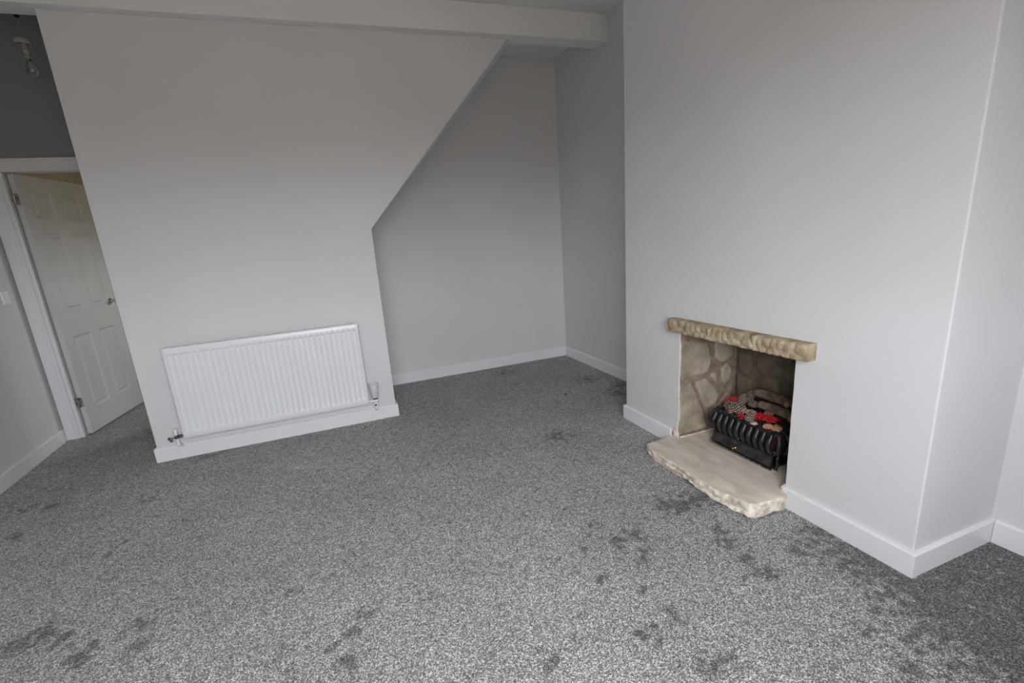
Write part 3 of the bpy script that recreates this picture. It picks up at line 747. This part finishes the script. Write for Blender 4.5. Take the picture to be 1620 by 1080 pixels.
def lump(name, c, r, m, label, cat, group, seed, amp=.3, flat=.8):
    bm = bmesh.new(); rough_lump(bm, (0,0,0), r, r*1.1, r*flat, seed, 3, amp, 1.3)
    o = build(name, bm, m, loc=c, smooth=False); tag(o, label, cat, group); return o
# black coals behind the front bars
for k, (y, dx, z) in enumerate([(2.005,0,.262),(1.962,.004,.262),(1.915,.002,.258),(1.872,0,.256),(1.826,.002,.256),(1.780,0,.254),(1.735,.004,.252),(1.690,0,.250),(1.655,.012,.250),(1.632,.045,.258),(1.630,.095,.262)]):
    lump('coal', (2.018+dx, y, z), .0165+.003*((k*7)%3)/3, COAL, 'small black coal along the front rail of the fire basket', 'coal', 'black coals behind the basket bars', 20+k)
LB = [('tan', (2.075, 1.862, .292), .020, TAN, 'yellowish tan lump right of the largest pine cone'),
      ('tan', (2.045, 1.710, .268), .021, TAN, 'orange-tan lump at the front, left of its rounder twin'),
      ('tan', (2.055, 1.667, .272), .022, TAN, 'round orange-tan lump nearest the right end of the basket'),
      ('pale', (2.022, 1.776, .268), .017, PALE, 'pale flat chip at the front rail below the red filling'),
      ('brown', (2.040, 1.955, .272), .019, BROWN, 'brown lump below the left pine cone, behind the front rail'),
      ('brown', (2.120, 1.775, .300), .022, BROWN, 'dull brown lump lying in the red filling beside the logs'),
      ('pale', (2.060, 2.005, .285), .013, PALE, 'pale grey chip at the far left end of the heap')]
for k, (a, c, r, m, lb) in enumerate(LB): lump({'tan':'tan_coal','pale':'pale_chip','brown':'brown_coal'}[a], c, r, m, lb, 'coal', None, 40+k, .2, .75 if a != 'pale' else .45)

def cone_mesh(seed, L=.062, R=.026):
    """pine cone: core with spiral of woody scales; returns (core bm, scales bm)"""
    core = bmesh.new(); lathe(core, [(0,-L*.5),(R*.5,-L*.42),(R*.62,-L*.1),(R*.4,L*.3),(0,L*.5)], Matrix.Identity(4), 10)
    sb = bmesh.new(); n = 62; R_ = random.Random(seed)
    for k in range(n):
        f = k/(n-1); z = -L*.48+L*.94*f
        rad = R*math.sin(math.pi*(.16+.80*f))**.75*(1.05-.35*f)
        a = k*2.39996+seed; open_ = .6-.9*f
        d = Vector((math.cos(a), math.sin(a), 0)); tn = Vector((-d.y, d.x, 0))
        ln = R*.62; w = R*.27*(1.1-.5*f)
        b = d*rad*.35+Vector((0,0,z)); tip = d*(rad*.55+ln*.72)+Vector((0,0,z+ln*.55*(.2+f)))
        up = Vector((0,0,.0022))
        v = [b-tn*w*.4, b+tn*w*.4, tip*.7+b*.3+tn*w, tip, tip*.7+b*.3-tn*w]
        lo = [sb.verts.new(q-up*.5) for q in v]; hi = [sb.verts.new(q+up*(1.2 if i in (2,3,4) else .5)) for i, q in enumerate(v)]
        sb.faces.new(lo[::-1]).material_index = 0; sb.faces.new(hi).material_index = 0
        for i in range(5): sb.faces.new((lo[i], lo[(i+1)%5], hi[(i+1)%5], hi[i])).material_index = 1 if i in (2,3) else 0
    return core, sb
def link_cone(loc, rot, scale, label, first=[]):
    if not first:
        t = thing('pine_cone', label, 'pine cone', (0,0,0), 'pine cones in the fire basket')
        core, sb = cone_mesh(3); c = build('cone_core', core, CONE, parent=t); s_ = build('cone_scales', sb, [CONE, CONE2], parent=t); s_['label'] = 'grey-brown woody scales'
        first += [t, c, s_]; r = t
    else:
        r = first[0].copy(); C.objects.link(r)
        for ch in first[1:]:
            d = ch.copy(); C.objects.link(d); d.parent = r
    r.location = loc; r.rotation_euler = [math.radians(q) for q in rot]; r.scale = (scale,)*3; r['label'] = label; r['group'] = 'pine cones in the fire basket'
link_cone((2.055, 1.915, .300), (65, 20, 215), 1.28, 'largest pine cone, open dark centre facing out, middle of the basket front')
link_cone((2.062, 1.985, .290), (80, -15, 150), 1.05, 'pine cone at the left end of the fire basket')
link_cone((2.045, 1.822, .283), (20, 35, 40), 1.0, 'upright grey pine cone between the tan lump and the pale chip')
link_cone((2.115, 1.945, .325), (50, 30, 90), 1.0, 'pine cone behind and above the largest cone')
link_cone((2.140, 1.918, .348), (15, -20, 30), .95, 'topmost pine cone, against the end of the upper log')
link_cone((2.120, 1.872, .325), (75, 10, 250), .80, 'rounded pine cone directly in front of the upper log')
link_cone((2.110, 2.000, .305), (90, 0, 120), .75, 'small dark pine cone at the back left beside the red scraps')
# red scraps on top, left
for k, (c, r, lb) in enumerate([((2.095, 2.030, .305), .013, 'small red scrap at the far left of the heap'), ((2.100, 1.985, .325), .016, 'red scrap above the left pine cone'),
      ((2.085, 1.795, .288), .024, 'large bright red scrap right of the grey cone'), ((2.095, 1.742, .288), .026, 'bright red scrap under the lower log'), ((2.035, 1.870, .272), .016, 'red scrap below the largest pine cone'), ((2.035, 1.690, .255), .016, 'red scrap below the two orange-tan lumps')]):
    bm = bmesh.new(); rough_lump(bm, (0,0,0), r, r*1.25, r*.6, 60+k, 3, .7, 2.6); tag(build('red_scrap', bm, RED, loc=c), lb, 'scrap', 'red scraps on the fuel heap')
def log(a, b, r, label, seed, bend=.01):
    a, b = Vector(a), Vector(b); c = (a+b)/2
    t = thing('log', label, 'log', c, 'logs on the fire basket'); bpy.context.view_layer.update()
    bm = bmesh.new(); n = 22; d = (b-a).normalized(); s_ = d.cross(Vector((0,0,1))).normalized(); u = s_.cross(d); rings = []
    for i in range(n+1):
        f = i/n; p = a.lerp(b, f)+u*bend*math.sin(math.pi*f)
        R_ = r*(.88+.12*math.sin(math.pi*f)); R_ *= .9 if i in (0, n) else 1
        rings.append([bm.verts.new(p+(s_*math.cos(q*math.pi/9)+u*math.sin(q*math.pi/9))*R_*(1+.14*noise.noise(Vector((f*7, q*.9, seed)))+.07*noise.noise(Vector((f*20, q*2.2, seed))))) for q in range(18)])
    for x, y in zip(rings, rings[1:]):
        for q in range(18): bm.faces.new((x[q], x[(q+1)%18], y[(q+1)%18], y[q]))
    bm.faces.new(rings[0][::-1]).material_index = 1; bm.faces.new(rings[-1]).material_index = 1
    o = part('log_body', bm, [LOGM, LOGE], t)
    bm = bmesh.new(); k0 = a.lerp(b, .86)+Vector((-r*.75, 0, 0)); rough_lump(bm, k0, r*.55, r*.6, r*.7, seed+3, 3, .15); part('branch_stub', bm, LOGE, t)
log((2.165, 1.905, .374), (2.205, 1.690, .352), .0255, 'upper dark log with a pale cut stub, resting at the back of the basket', 2)
log((2.125, 1.842, .332), (2.165, 1.632, .300), .0235, 'lower grey log in front of the upper one, sloping into the basket', 8)

# crumb on the carpet in the recess
x, y = unfloor(895, 624)
bm = bmesh.new(); rough_lump(bm, (0,0,0), .012, .006, .004, 77, 2, .5); tag(build('debris_crumb', bm, COAL, loc=(x, y, .004)), 'tiny black crumb lying on the carpet in front of the stair recess', 'debris')

# ---------------------------------------------------------------- light: overcast sky through the windows
w = bpy.data.worlds.new('world'); sc.world = w; w.use_nodes = True
N, L = w.node_tree.nodes, w.node_tree.links
bg = N['Background']; tc = N.new('ShaderNodeTexCoord'); sp = N.new('ShaderNodeSeparateXYZ'); L.new(tc.outputs['Generated'], sp.inputs[0])
r = N.new('ShaderNodeValToRGB'); mr = N.new('ShaderNodeMapRange'); mr.inputs['From Min'].default_value = -1; mr.inputs['From Max'].default_value = 1
L.new(sp.outputs['Z'], mr.inputs['Value']); L.new(mr.outputs[0], r.inputs[0])
cr = r.color_ramp; cr.elements[0].position = 0; cr.elements[0].color = (.062,.056,.046,1)
cr.elements[1].position = 1; cr.elements[1].color = (1.0,1.02,1.06,1)
e = cr.elements.new(.485); e.color = (.145,.122,.092,1)
e = cr.elements.new(.53); e.color = (.62,.63,.65,1)
L.new(r.outputs[0], bg.inputs['Color']); bg.inputs['Strength'].default_value = 23.3
def portal(name, loc, rot, sx, sy):
    l = bpy.data.lights.new(name, 'AREA'); l.shape = 'RECTANGLE'; l.size = sx; l.size_y = sy; l.cycles.is_portal = True
    o = bpy.data.objects.new(name, l); C.objects.link(o); o.location = loc; o.rotation_euler = rot
portal('window_daylight', ((WX0+WX1)/2, YFR-.11, (WZ0+WZ1)/2), (math.radians(90), 0, 0), WX1-WX0, WZ1-WZ0)
bpy.data.objects['window_daylight'].rotation_euler = (math.radians(-90), 0, math.radians(180))
portal('hall_daylight', (.61, 5.85, 1.475), (0, math.radians(90), 0), .55, .7)
vs = sc.view_settings; vs.view_transform = 'Standard'; vs.look = 'None'; vs.exposure = 0; vs.gamma = 1; vs.use_curve_mapping = False
sc.cycles.max_bounces = 10; sc.cycles.diffuse_bounces = 8
